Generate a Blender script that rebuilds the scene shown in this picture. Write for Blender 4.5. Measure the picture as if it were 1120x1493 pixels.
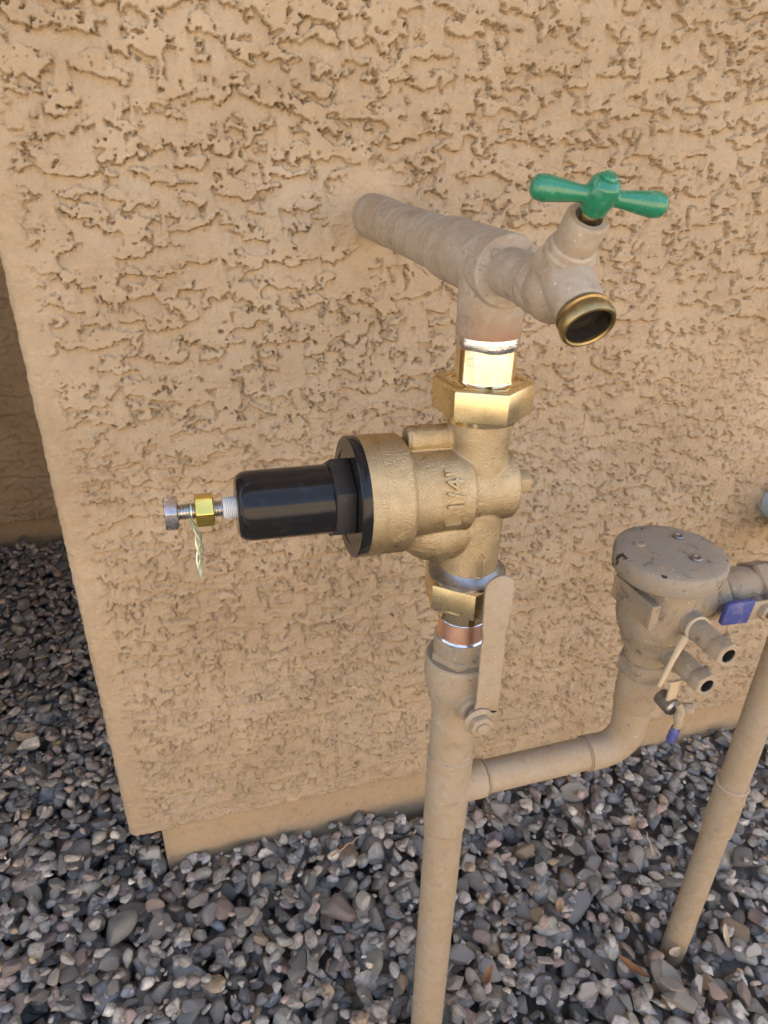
import bpy, bmesh, math, random
import numpy as np
from mathutils import Vector, Matrix

# ------------------------------------------------------------------ clear
for o in list(bpy.data.objects):
    bpy.data.objects.remove(o, do_unlink=True)
scene = bpy.context.scene
COL = scene.collection
rnd = random.Random(7)
Z0 = 0.645            # height of the regulator axis above the gravel

# ------------------------------------------------------------------ camera
cam_d = bpy.data.cameras.new('camera')
cam = bpy.data.objects.new('camera', cam_d)
COL.objects.link(cam)
CAM = Vector((-0.17648, -0.37771, 0.19784 + Z0))
R3 = Matrix(((0.95896436, 0.11727187, -0.25813692),
             (-0.28281825, 0.45997362, -0.84168766),
             (0.02002989, 0.88015429, 0.47426493)))
cam.matrix_world = Matrix.Translation(CAM) @ R3.to_4x4()
cam_d.sensor_fit = 'HORIZONTAL'
cam_d.sensor_width = 36.0
cam_d.lens = 36.0 * 1036.2 / 1120.0
cam_d.clip_start = 0.01
cam_d.clip_end = 300.0
cam_d.dof.use_dof = True
cam_d.dof.focus_distance = 0.46
cam_d.dof.aperture_fstop = 50.0
scene.camera = cam

# ------------------------------------------------------------------ sky, sun, exposure
SUN_EL, SUN_AZ = math.radians(58), math.radians(12)     # azimuth measured from +y towards +x
world = bpy.data.worlds.new('World')
scene.world = world
world.use_nodes = True
wn = world.node_tree.nodes
wn.clear()
wo = wn.new('ShaderNodeOutputWorld')
wb = wn.new('ShaderNodeBackground')
sky = wn.new('ShaderNodeTexSky')
sky.sky_type = 'NISHITA'
sky.sun_disc = False
sky.sun_elevation = SUN_EL
sky.sun_rotation = SUN_AZ
sky.dust_density = 4.0
sky.ozone_density = 0.6
wb.inputs['Strength'].default_value = 0.10
world.node_tree.links.new(sky.outputs[0], wb.inputs['Color'])
world.node_tree.links.new(wb.outputs[0], wo.inputs['Surface'])
sun_d = bpy.data.lights.new('sun', 'SUN')
sun_d.energy = 5.0
sun_d.angle = math.radians(0.53)
sun_d.color = (1.0, 0.95, 0.88)
sun = bpy.data.objects.new('sun', sun_d)
COL.objects.link(sun)
sd = Vector((math.sin(SUN_AZ) * math.cos(SUN_EL), math.cos(SUN_AZ) * math.cos(SUN_EL), math.sin(SUN_EL)))
sun.rotation_euler = sd.to_track_quat('Z', 'Y').to_euler()
sun.location = (0, 4, 6)
vs = scene.view_settings
vs.view_transform = 'Standard'
vs.look = 'None'
vs.gamma = 1.0
vs.exposure = 2.8
vs.use_curve_mapping = False
scene.render.engine = 'CYCLES'
scene.cycles.use_denoising = True
scene.cycles.max_bounces = 6
scene.cycles.diffuse_bounces = 3
scene.cycles.caustics_reflective = False
scene.cycles.caustics_refractive = False

# ------------------------------------------------------------------ materials
MATS = {}


class NT:
    def __init__(s, name):
        m = bpy.data.materials.new(name)
        m.use_nodes = True
        s.m = m
        s.t = m.node_tree
        s.b = s.t.nodes['Principled BSDF']
        s.tc = s.n('ShaderNodeTexCoord')
        MATS[name] = m

    def n(s, t, **kw):
        x = s.t.nodes.new(t)
        for k, v in kw.items():
            setattr(x, k, v)
        return x

    def l(s, a, b):
        s.t.links.new(a, b)

    def noise(s, scale, detail=4, rough=0.55, vec=None, stretch=None, dist=0.0):
        x = s.n('ShaderNodeTexNoise')
        x.inputs['Scale'].default_value = scale
        x.inputs['Detail'].default_value = detail
        x.inputs['Roughness'].default_value = rough
        x.inputs['Distortion'].default_value = dist
        v = vec or s.tc.outputs['Object']
        if stretch:
            mp = s.n('ShaderNodeMapping')
            mp.inputs['Scale'].default_value = stretch
            s.l(v, mp.inputs['Vector'])
            v = mp.outputs['Vector']
        s.l(v, x.inputs['Vector'])
        return x.outputs['Fac']

    def ramp(s, fac, stops):
        r = s.n('ShaderNodeValToRGB')
        e = r.color_ramp.elements
        while len(e) < len(stops):
            e.new(0.5)
        for i, (p, c) in enumerate(stops):
            e[i].position = p
            e[i].color = c if len(c) == 4 else (*c, 1)
        s.l(fac, r.inputs['Fac'])
        return r.outputs['Color']

    def val(s, fac, a, b, lo=0.0, hi=1.0):
        m = s.n('ShaderNodeMapRange')
        m.inputs['From Min'].default_value = a
        m.inputs['From Max'].default_value = b
        m.inputs['To Min'].default_value = lo
        m.inputs['To Max'].default_value = hi
        s.l(fac, m.inputs['Value'])
        return m.outputs['Result']

    def mix(s, fac, a, b, mode='MIX'):
        m = s.n('ShaderNodeMix', data_type='RGBA', blend_type=mode)
        for sock, v in ((m.inputs[0], fac), (m.inputs[6], a), (m.inputs[7], b)):
            if hasattr(v, 'node'):
                s.l(v, sock)
            elif isinstance(v, (int, float)):
                sock.default_value = v
            else:
                sock.default_value = (*v, 1)
        return m.outputs[2]

    def bump(s, h, dist, strength=1.0, chain=None):
        b = s.n('ShaderNodeBump')
        b.inputs['Distance'].default_value = dist
        b.inputs['Strength'].default_value = strength
        s.l(h, b.inputs['Height'])
        if chain:
            s.l(chain, b.inputs['Normal'])
        return b.outputs['Normal']

    def set(s, color=None, rough=None, metal=None, normal=None, **kw):
        for k, v in (('Base Color', color), ('Roughness', rough), ('Metallic', metal), ('Normal', normal)):
            if v is None:
                continue
            if hasattr(v, 'node'):
                s.l(v, s.b.inputs[k])
            elif isinstance(v, (int, float)):
                s.b.inputs[k].default_value = v
            else:
                s.b.inputs[k].default_value = (*v, 1)
        for k, v in kw.items():
            s.b.inputs[k.replace('_', ' ')].default_value = v
        return s.m


def mat_stucco(name, base, light, dark):
    t = NT(name)
    c = t.ramp(t.noise(9, 5, 0.6), [(0.3, dark), (0.5, base), (0.72, light)])
    c = t.mix(t.val(t.noise(90, 3, 0.6), 0.35, 0.7, 0.0, 0.35), c, light)
    # chalky worn-paint flecks
    c = t.mix(t.val(t.noise(200, 3, 0.6), 0.68, 0.74, 0.0, 0.55), c, (0.60, 0.54, 0.46))
    c = t.mix(t.val(t.noise(60, 6, 0.75, dist=0.5), 0.60, 0.72, 0.0, 0.35), c, (0.30, 0.25, 0.20))
    # dust washed over the lowest part of the coat
    sep = t.n('ShaderNodeSeparateXYZ')
    t.l(t.tc.outputs['Object'], sep.inputs[0])
    low = t.val(sep.outputs['Z'], 0.05, 0.42, 1.0, 0.0)
    mul = t.n('ShaderNodeMath', operation='MULTIPLY')
    t.l(low, mul.inputs[0])
    t.l(t.val(t.noise(14, 5, 0.65, stretch=(1, 1, 2.2)), 0.4, 0.68, 0.0, 0.5), mul.inputs[1])
    c = t.mix(mul.outputs[0], c, (0.36, 0.29, 0.21))
    nb = t.bump(t.noise(800, 3, 0.7), 0.0014, 0.9)
    t.set(c, 0.92, 0.0, nb, Specular_IOR_Level=0.25)
    return t.m


def mat_paint(name, base, dust, gritty=1.0, grey=0.6):
    """outdoor pipe paint, dusty and speckled"""
    t = NT(name)
    c = t.mix(t.val(t.noise(42, 6, 0.7, dist=0.4), 0.40, 0.62, 0.0, grey), base, dust)
    c = t.mix(t.val(t.noise(75, 6, 0.72, dist=0.8), 0.56, 0.70, 0.0, 0.8 * gritty * grey), c, tuple(v * 0.42 for v in dust))
    c = t.mix(t.val(t.noise(150, 3, 0.6), 0.52, 0.72, 0.0, 0.35), c, tuple(v * 0.72 for v in base))
    c = t.mix(t.val(t.noise(420, 2, 0.5), 0.69, 0.74, 0.0, 0.6), c, (0.66, 0.60, 0.52))
    c = t.mix(t.val(t.noise(300, 2, 0.5, dist=0.6), 0.28, 0.24, 0.0, 0.7), c, (0.09, 0.07, 0.05))
    nb = t.bump(t.noise(300, 5, 0.7), 0.0008, 0.5 * gritty)
    t.set(c, t.val(t.noise(80, 3), 0.3, 0.7, 0.5, 0.8), 0.0, nb, Specular_IOR_Level=0.35)
    return t.m


def mat_metal(name, base, dark, r0, r1, scale=60, metal=1.0, bump=None, brush=None):
    t = NT(name)
    c = t.mix(t.val(t.noise(scale, 5, 0.6), 0.35, 0.72, 0.0, 1.0), base, dark)
    nb = None
    if bump:
        nb = t.bump(t.noise(bump[0], 3, 0.65), bump[1], bump[2])
    if brush:
        nb = t.bump(t.noise(brush[0], 2, 0.5, stretch=brush[1]), brush[2], 0.5, nb)
    t.set(c, t.val(t.noise(scale * 1.7, 4, 0.6), 0.3, 0.7, r0, r1), metal, nb)
    return t.m


STUCCO = mat_stucco('stucco_tan', (0.465, 0.350, 0.215), (0.545, 0.428, 0.282), (0.385, 0.282, 0.166))
STUCCO_SM = mat_paint('plinth_paint', (0.43, 0.318, 0.188), (0.45, 0.345, 0.222), 1.2)
PAINT = mat_paint('tan_pipe_paint', (0.36, 0.275, 0.170), (0.38, 0.325, 0.245))
PAINT_G = mat_paint('greyed_tan_paint', (0.35, 0.268, 0.165), (0.28, 0.24, 0.18), 1.4, 1.0)
CHIP = mat_paint('canopy_paint', (0.33, 0.265, 0.18), (0.29, 0.26, 0.21), 1.3, 1.0)


def add_chips(m, scale, lo, hi):
    """paint knocked off in ragged flakes, dark metal showing"""
    t = m.node_tree
    bs = t.nodes['Principled BSDF']
    src = bs.inputs['Base Color'].links[0].from_socket
    nz = t.nodes.new('ShaderNodeTexNoise')
    nz.inputs['Scale'].default_value = scale
    nz.inputs['Detail'].default_value = 5
    nz.inputs['Roughness'].default_value = 0.6
    tc = t.nodes.new('ShaderNodeTexCoord')
    t.links.new(tc.outputs['Object'], nz.inputs['Vector'])
    mr = t.nodes.new('ShaderNodeMapRange')
    mr.inputs['From Min'].default_value = lo
    mr.inputs['From Max'].default_value = hi
    t.links.new(nz.outputs['Fac'], mr.inputs['Value'])
    # only where the rim gets knocked
    sx = t.nodes.new('ShaderNodeVectorMath')
    sx.operation = 'MULTIPLY'
    sx.inputs[1].default_value = (1, 1, 0)
    t.links.new(tc.outputs['Object'], sx.inputs[0])
    ln = t.nodes.new('ShaderNodeVectorMath')
    ln.operation = 'LENGTH'
    t.links.new(sx.outputs['Vector'], ln.inputs[0])
    rm = t.nodes.new('ShaderNodeMath')
    rm.operation = 'GREATER_THAN'
    rm.inputs[1].default_value = 0.0385
    t.links.new(ln.outputs['Value'], rm.inputs[0])
    ml = t.nodes.new('ShaderNodeMath')
    ml.operation = 'MULTIPLY'
    t.links.new(mr.outputs['Result'], ml.inputs[0])
    t.links.new(rm.outputs[0], ml.inputs[1])
    mx = t.nodes.new('ShaderNodeMix')
    mx.data_type = 'RGBA'
    t.links.new(ml.outputs[0], mx.inputs[0])
    t.links.new(src, mx.inputs[6])
    mx.inputs[7].default_value = (0.03, 0.027, 0.025, 1)
    t.links.new(mx.outputs[2], bs.inputs['Base Color'])


add_chips(CHIP, 60, 0.625, 0.635)
PATINA = mat_paint('grey_patina', (0.345, 0.265, 0.175), (0.43, 0.37, 0.28), 1.0, 0.9)
TEEM = mat_paint('scorched_patina', (0.345, 0.265, 0.175), (0.42, 0.36, 0.272), 1.1, 1.0)


def add_scorch(m, z0, z1):
    """reddish heat stain left by the torch at the soldered end"""
    t = m.node_tree
    bs = t.nodes['Principled BSDF']
    src = bs.inputs['Base Color'].links[0].from_socket
    tc = t.nodes.new('ShaderNodeTexCoord')
    sx = t.nodes.new('ShaderNodeSeparateXYZ')
    t.links.new(tc.outputs['Object'], sx.inputs[0])
    nz = t.nodes.new('ShaderNodeTexNoise')
    nz.inputs['Scale'].default_value = 70
    nz.inputs['Detail'].default_value = 5
    t.links.new(tc.outputs['Object'], nz.inputs['Vector'])
    ad = t.nodes.new('ShaderNodeMath')
    ad.operation = 'MULTIPLY_ADD'
    t.links.new(nz.outputs['Fac'], ad.inputs[0])
    ad.inputs[1].default_value = 0.03
    t.links.new(sx.outputs['Z'], ad.inputs[2])
    mr = t.nodes.new('ShaderNodeMapRange')
    mr.inputs['From Min'].default_value = z1 + 0.015
    mr.inputs['From Max'].default_value = z0 + 0.015
    mr.inputs['To Max'].default_value = 0.8
    t.links.new(ad.outputs[0], mr.inputs['Value'])
    mx = t.nodes.new('ShaderNodeMix')
    mx.data_type = 'RGBA'
    t.links.new(mr.outputs['Result'], mx.inputs[0])
    t.links.new(src, mx.inputs[6])
    mx.inputs[7].default_value = (0.30, 0.155, 0.085, 1)
    t.links.new(mx.outputs[2], bs.inputs['Base Color'])


add_scorch(TEEM, -0.041, -0.020)
CAST = mat_metal('sand_cast_brass', (0.58, 0.465, 0.285), (0.44, 0.345, 0.20), 0.25, 0.38, 90, 1.0, (1300, 0.0009, 0.9))
NUTB = mat_metal('machined_brass', (0.78, 0.64, 0.37), (0.74, 0.60, 0.33), 0.25, 0.31, 90, 1.0, (1800, 0.00005, 0.5))
POLB = mat_metal('bright_brass', (0.84, 0.72, 0.47), (0.72, 0.57, 0.31), 0.05, 0.11, 40, 1.0, None, (330, (0.12, 0.12, 8), 0.0001))
YELB = mat_metal('yellow_brass', (0.88, 0.66, 0.16), (0.80, 0.58, 0.12), 0.16, 0.26, 80)
OLDB = mat_metal('aged_brass', (0.42, 0.31, 0.14), (0.22, 0.16, 0.075), 0.34, 0.55, 140)
COPPER = mat_metal('bright_copper', (0.95, 0.62, 0.47), (0.88, 0.52, 0.37), 0.3, 0.4, 60, 1.0, None, (300, (0.2, 0.2, 9), 0.0002))
SOLDER = mat_metal('solder', (0.82, 0.80, 0.76), (0.55, 0.53, 0.50), 0.12, 0.3, 300, 1.0, (400, 0.0004, 0.7))
STEEL = mat_metal('steel_screw', (0.60, 0.59, 0.58), (0.38, 0.37, 0.36), 0.2, 0.36, 150)
DULLZ = mat_metal('dull_zinc', (0.36, 0.35, 0.34), (0.22, 0.21, 0.20), 0.32, 0.5, 220)
TAGM = mat_metal('tag_foil', (0.66, 0.78, 0.66), (0.42, 0.58, 0.44), 0.3, 0.45, 90)
INNER = NT('dark_bore').set((0.035, 0.03, 0.022), 0.6, 0.4)

_t = NT('black_plastic')
_t.set(_t.mix(_t.val(_t.noise(120, 3), 0.55, 0.75, 0, 0.5), (0.012, 0.012, 0.013), (0.03, 0.03, 0.03)),
       _t.val(_t.noise(60, 4), 0.3, 0.7, 0.10, 0.17), 0.0, _t.bump(_t.noise(500, 3), 0.00006, 0.3), Specular_IOR_Level=0.28)
BLACK = _t.m
_t = NT('black_scuffed_plastic')
_t.set(_t.mix(_t.val(_t.noise(140, 4, 0.65, dist=1.2), 0.6, 0.72, 0, 0.45), (0.013, 0.013, 0.013), (0.11, 0.105, 0.10)),
       _t.val(_t.noise(90, 4), 0.3, 0.7, 0.4, 0.6), 0.0, _t.bump(_t.noise(600, 3), 0.0002, 0.4))
BLACKS = _t.m
_t = NT('milky_nylon')
_t.set((0.62, 0.64, 0.64), 0.3, 0.0, None, Subsurface_Weight=0.3, Subsurface_Radius=(0.01, 0.01, 0.01), Subsurface_Scale=0.2)
NYLON = _t.m
_t = NT('green_enamel')
_c = _t.mix(_t.val(_t.noise(170, 5, 0.65), 0.57, 0.68, 0, 0.75), (0.018, 0.19, 0.095), (0.13, 0.31, 0.20))
_t.set(_c, _t.val(_t.noise(130, 4), 0.3, 0.7, 0.14, 0.34), 0.0, _t.bump(_t.noise(240, 3), 0.0004, 0.4), Coat_Weight=0.4)
GREEN = _t.m
_t = NT('blue_vinyl')
_t.set(_t.mix(_t.val(_t.noise(180, 4), 0.5, 0.75, 0, 0.6), (0.055, 0.07, 0.24), (0.20, 0.20, 0.28)), 0.5, 0.0, _t.bump(_t.noise(400, 3), 0.0004, 0.5))
BLUE = _t.m
_t = NT('blue_grey_plastic')
_t.set(_t.mix(_t.noise(60, 4), (0.36, 0.42, 0.44), (0.48, 0.53, 0.55)), 0.55, 0.0, _t.bump(_t.noise(300, 3), 0.0004, 0.4))
BGREY = _t.m


def mat_stone(name):
    t = NT(name)
    at = t.n('ShaderNodeAttribute', attribute_name='tint')
    oi = t.n('ShaderNodeObjectInfo')
    c = t.mix(1.0, at.outputs['Color'], t.ramp(t.noise(120, 6, 0.68), [(0.32, (0.5, 0.49, 0.48)), (0.5, (1, 1, 1)), (0.7, (1.45, 1.4, 1.32))]), 'MULTIPLY')
    c = t.mix(t.val(t.noise(420, 3, 0.6), 0.6, 0.72, 0, 0.4), c, (0.42, 0.39, 0.35))
    c = t.mix(t.val(t.noise(260, 3, 0.7, stretch=(1, 1, 3)), 0.35, 0.25, 0, 0.6), c, (0.03, 0.028, 0.026))
    c = t.mix(t.val(oi.outputs['Random'], 0, 1, 0.0, 0.2), c, (0.17, 0.16, 0.15))
    c = t.mix(t.val(t.noise(45, 5, 0.7), 0.5, 0.7, 0.0, 0.35), c, (0.40, 0.37, 0.33))
    nb = t.bump(t.noise(170, 6, 0.75), 0.0030, 0.9)
    t.set(c, t.val(t.noise(60, 3), 0.3, 0.7, 0.5, 0.85), 0.0, nb, Specular_IOR_Level=0.4)
    return t.m


STONE = mat_stone('gravel_stone')
_t = NT('soil')
_v = _t.n('ShaderNodeTexVoronoi')
_v.inputs['Scale'].default_value = 55
_t.l(_t.tc.outputs['Object'], _v.inputs['Vector'])
_c = _t.mix(1.0, _t.ramp(_t.noise(25, 6, 0.7), [(0.3, (0.17, 0.15, 0.125)), (0.7, (0.36, 0.32, 0.27))]),
            _t.ramp(_v.outputs['Distance'], [(0.0, (1, 1, 1)), (0.6, (0.55, 0.55, 0.55))]), 'MULTIPLY')
_t.set(_c, 0.95, 0.0, _t.bump(_v.outputs['Distance'], 0.01, 0.8))
SOIL = _t.m
_t = NT('block_fence_tan')
_b = _t.n('ShaderNodeTexBrick')
_b.inputs['Scale'].default_value = 1.0
_b.inputs['Brick Width'].default_value = 0.4
_b.inputs['Row Height'].default_value = 0.2
_b.inputs['Mortar Size'].default_value = 0.006
_b.inputs['Color1'].default_value = (0.46, 0.36, 0.25, 1)
_b.inputs['Color2'].default_value = (0.42, 0.33, 0.23, 1)
_b.inputs['Mortar'].default_value = (0.34, 0.28, 0.21, 1)
_mp = _t.n('ShaderNodeMapping')
_mp.inputs['Rotation'].default_value = (math.radians(90), 0, 0)
_t.l(_t.tc.outputs['Object'], _mp.inputs['Vector'])
_t.l(_mp.outputs['Vector'], _b.inputs['Vector'])
_t.set(_b.outputs['Color'], 0.95)
FENCE = _t.m
LEAFM = {}
for k, c1, c2 in (('brown', (0.30, 0.15, 0.06), (0.18, 0.08, 0.035)), ('tan', (0.45, 0.31, 0.17), (0.32, 0.20, 0.10)),
                  ('pale', (0.60, 0.49, 0.33), (0.48, 0.37, 0.23)), ('yellow', (0.55, 0.47, 0.12), (0.40, 0.33, 0.08))):
    _t = NT('dry_leaf_' + k)
    _t.set(_t.mix(_t.noise(160, 4), c1, c2), 0.8, 0.0, _t.bump(_t.noise(350, 3), 0.0006, 0.6))
    LEAFM[k] = _t.m


# ------------------------------------------------------------------ mesh builder
def V(*a):
    return Vector(a)


def frame(axis, hint=None):
    z = Vector(axis).normalized()
    h = Vector(hint) if hint else (V(1, 0, 0) if abs(z.x) < 0.8 else V(0, 0, 1))
    x = (h - z * h.dot(z)).normalized()
    return x, z.cross(x), z


class MB:
    """collects shapes, coordinates relative to the riser / regulator axis crossing"""

    def __init__(s):
        s.v, s.f = [], []

    def add(s, verts, faces):
        o = len(s.v)
        s.v += [tuple(p) for p in verts]
        s.f += [tuple(i + o for i in f) for f in faces]
        return s

    def lathe(s, prof, org=(0, 0, 0), axis=(0, 0, 1), seg=48, hint=None, phase=0.0, cap=True, loop=False):
        x, y, z = frame(axis, hint)
        org = Vector(org)
        vs, fs = [], []
        n = len(prof)
        for r, h in prof:
            for k in range(seg):
                a = phase + 2 * math.pi * k / seg
                vs.append(org + z * h + (x * math.cos(a) + y * math.sin(a)) * max(r, 1e-5))
        for i in range(n - 1 + (1 if loop else 0)):
            j = (i + 1) % n
            for k in range(seg):
                k2 = (k + 1) % seg
                fs.append((i * seg + k, i * seg + k2, j * seg + k2, j * seg + k))
        if cap and not loop:
            if prof[0][0] > 1e-4:
                fs.append(tuple(range(seg - 1, -1, -1)))
            if prof[-1][0] > 1e-4:
                fs.append(tuple((n - 1) * seg + k for k in range(seg)))
        return s.add(vs, fs)

    def hexa(s, r, h0, h1, org=(0, 0, 0), axis=(0, 0, 1), hint=None, phase=0.0, ch=0.0012, bore=0.0, sides=6):
        """hex prism, r = corner radius, chamfered ends"""
        if bore:
            p = [(bore, h0), (r * 0.90, h0), (r, h0 + ch), (r, h1 - ch), (r * 0.90, h1), (bore, h1)]
            x, y, z = frame(axis, hint)
            return s.lathe(p, org, axis, sides, hint, phase, cap=False, loop=True)
        p = [(r * 0.90, h0), (r, h0 + ch), (r, h1 - ch), (r * 0.90, h1)]
        return s.lathe(p, org, axis, sides, hint, phase)

    def tube(s, pts, rad, seg=24, cap=True):
        pts = [Vector(p) for p in pts]
        if not hasattr(rad, '__len__'):
            rad = [rad] * len(pts)
        vs, fs = [], []
        px = None
        for i, p in enumerate(pts):
            t = (pts[min(i + 1, len(pts) - 1)] - pts[max(i - 1, 0)]).normalized()
            if px is None:
                px, py, _ = frame(t)
            else:
                px = (px - t * px.dot(t)).normalized()
                py = t.cross(px)
            for k in range(seg):
                a = 2 * math.pi * k / seg
                vs.append(p + (px * math.cos(a) + py * math.sin(a)) * rad[i])
        for i in range(len(pts) - 1):
            for k in range(seg):
                k2 = (k + 1) % seg
                fs.append((i * seg + k, i * seg + k2, (i + 1) * seg + k2, (i + 1) * seg + k))
        if cap:
            fs.append(tuple(range(seg - 1, -1, -1)))
            fs.append(tuple((len(pts) - 1) * seg + k for k in range(seg)))
        return s.add(vs, fs)

    def ball(s, c, r, axis=(0, 0, 1), hint=None, seg=32, rings=16):
        if not hasattr(r, '__len__'):
            r = (r, r, r)
        x, y, z = frame(axis, hint)
        c = Vector(c)
        vs, fs = [], []
        for i in range(rings + 1):
            t = math.pi * i / rings
            for k in range(seg):
                a = 2 * math.pi * k / seg
                st = max(math.sin(t), 1e-4)
                vs.append(c + x * (r[0] * st * math.cos(a)) + y * (r[1] * st * math.sin(a)) - z * (r[2] * math.cos(t)))
        for i in range(rings):
            for k in range(seg):
                k2 = (k + 1) % seg
                fs.append((i * seg + k, i * seg + k2, (i + 1) * seg + k2, (i + 1) * seg + k))
        fs.append(tuple(range(seg - 1, -1, -1)))
        fs.append(tuple(rings * seg + k for k in range(seg)))
        return s.add(vs, fs)

    def prism(s, poly, org, u, v, h):
        """2-D polygon in (u, v), extruded by h along u x v"""
        org, u, v = Vector(org), Vector(u).normalized(), Vector(v).normalized()
        w = u.cross(v)
        n = len(poly)
        vs = [org + u * a + v * b for a, b in poly] + [org + u * a + v * b + w * h for a, b in poly]
        fs = [tuple(range(n - 1, -1, -1)), tuple(range(n, 2 * n))]
        fs += [(i, (i + 1) % n, n + (i + 1) % n, n + i) for i in range(n)]
        return s.add(vs, fs)

    def box(s, lo, hi):
        a, b = lo, hi
        vs = [(x, y, z) for z in (a[2], b[2]) for y in (a[1], b[1]) for x in (a[0], b[0])]
        return s.add(vs, [(0, 2, 3, 1), (4, 5, 7, 6), (0, 1, 5, 4), (2, 6, 7, 3), (0, 4, 6, 2), (1, 3, 7, 5)])

    def build(s, name, mat, parent=None, base=None, angle=35, bevel=0.0, remesh=0.0, smooth=0):
        """one mesh object; base (riser coordinates) is the origin it hangs from"""
        b = parent.get('_b') if parent is not None else None
        org = Vector(b) if b is not None else Vector(base or (0, 0, 0))
        me = bpy.data.meshes.new(name)
        me.from_pydata([tuple(Vector(p) - org) for p in s.v], [], s.f)
        bm = bmesh.new()
        bm.from_mesh(me)
        bmesh.ops.recalc_face_normals(bm, faces=bm.faces)
        if bevel:
            es = [e for e in bm.edges if len(e.link_faces) == 2 and e.calc_face_angle(0) > math.radians(30)]
            bmesh.ops.bevel(bm, geom=es, offset=bevel, segments=2, profile=0.5, affect='EDGES', clamp_overlap=True)
        bm.to_mesh(me)
        bm.free()
        if remesh:
            tmp = bpy.data.objects.new('tmp', me)
            COL.objects.link(tmp)
            m = tmp.modifiers.new('r', 'REMESH')
            m.mode = 'VOXEL'
            m.voxel_size = remesh
            if smooth:
                q = tmp.modifiers.new('s', 'SMOOTH')
                q.iterations = smooth
                q.factor = 0.5
            dg = bpy.context.evaluated_depsgraph_get()
            me2 = bpy.data.meshes.new_from_object(tmp.evaluated_get(dg))
            bpy.data.objects.remove(tmp)
            me2.name = name
            me = me2
            me.shade_smooth()
        else:
            me.shade_smooth()
            me.set_sharp_from_angle(angle=math.radians(angle))
        me.materials.clear()
        me.materials.append(mat)
        o = bpy.data.objects.new(name, me)
        COL.objects.link(o)
        if parent is not None:
            o.parent = parent
            o['_b'] = list(org)
        else:
            o.location = org + V(0, 0, Z0)
            o['_b'] = list(org)
        return o


def grain(o, amp, seed=3):
    """sand-cast grain as real relief"""
    me = o.data
    n = len(me.vertices)
    co = np.empty(n * 3, np.float32)
    no = np.empty(n * 3, np.float32)
    me.vertices.foreach_get('co', co)
    me.vertices.foreach_get('normal', no)
    d = np.random.RandomState(seed).normal(0, amp, n).astype(np.float32)
    me.vertices.foreach_set('co', (co.reshape(-1, 3) + no.reshape(-1, 3) * d[:, None]).reshape(-1))
    me.update()


def tag(o, label, cat, group=None):
    o['label'] = label
    o['category'] = cat
    if group:
        o['group'] = group
    return o


def thing(name, base, label, cat, group=None):
    e = bpy.data.objects.new(name, None)
    e.empty_display_size = 0.02
    COL.objects.link(e)
    e.location = Vector(base) + V(0, 0, Z0)
    e['_b'] = list(base)
    return tag(e, label, cat, group)


# ------------------------------------------------------------------ noise for relief
def perlin(x, y, seed):
    xi, yi = np.floor(x).astype(np.int64), np.floor(y).astype(np.int64)
    xf, yf = x - xi, y - yi

    def g(ix, iy, dx, dy):
        h = (ix * 374761393 + iy * 668265263 + seed * 1442695041) & 0xFFFFFFFF
        h = ((h ^ (h >> 13)) * 1274126177) & 0xFFFFFFFF
        h = (h ^ (h >> 16)) & 0xFFFF
        a = h * (2 * np.pi / 65536)
        return np.cos(a) * dx + np.sin(a) * dy
    u = xf * xf * xf * (xf * (xf * 6 - 15) + 10)
    v = yf * yf * yf * (yf * (yf * 6 - 15) + 10)
    n0 = g(xi, yi, xf, yf) * (1 - u) + g(xi + 1, yi, xf - 1, yf) * u
    n1 = g(xi, yi + 1, xf, yf - 1) * (1 - u) + g(xi + 1, yi + 1, xf - 1, yf - 1) * u
    return (n0 * (1 - v) + n1 * v) * 1.5


def hash2(ix, iy, seed):
    h = (ix * 73856093 + iy * 19349663 + seed * 83492791) & 0xFFFFFFFF
    h = ((h ^ (h >> 15)) * 2246822519) & 0xFFFFFFFF
    h = ((h ^ (h >> 13)) * 3266489917) & 0xFFFFFFFF
    return ((h ^ (h >> 16)) & 0xFFFFFF) / float(0xFFFFFF)


def sstep(a, b, x):
    t = np.clip((x - a) / (b - a), 0, 1)
    return t * t * (3 - 2 * t)


def pits(x, z, cell, prob, rmin, rmax, seed):
    out = np.zeros_like(x)
    cx, cz = np.floor(x / cell).astype(np.int64), np.floor(z / cell).astype(np.int64)
    for dx in (-1, 0, 1):
        for dz in (-1, 0, 1):
            ix, iz = cx + dx, cz + dz
            on = hash2(ix, iz, seed) < prob
            px = (ix + 0.2 + 0.6 * hash2(ix, iz, seed + 1)) * cell
            pz = (iz + 0.2 + 0.6 * hash2(ix, iz, seed + 2)) * cell
            r = rmin + (rmax - rmin) * hash2(ix, iz, seed + 3)
            asp = 0.6 + 0.8 * hash2(ix, iz, seed + 4)
            d = np.sqrt(((x - px) * asp) ** 2 + ((z - pz) / asp) ** 2)
            out = np.maximum(out, np.where(on, 1 - sstep(r * 0.55, r, d), 0))
    return out


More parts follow.
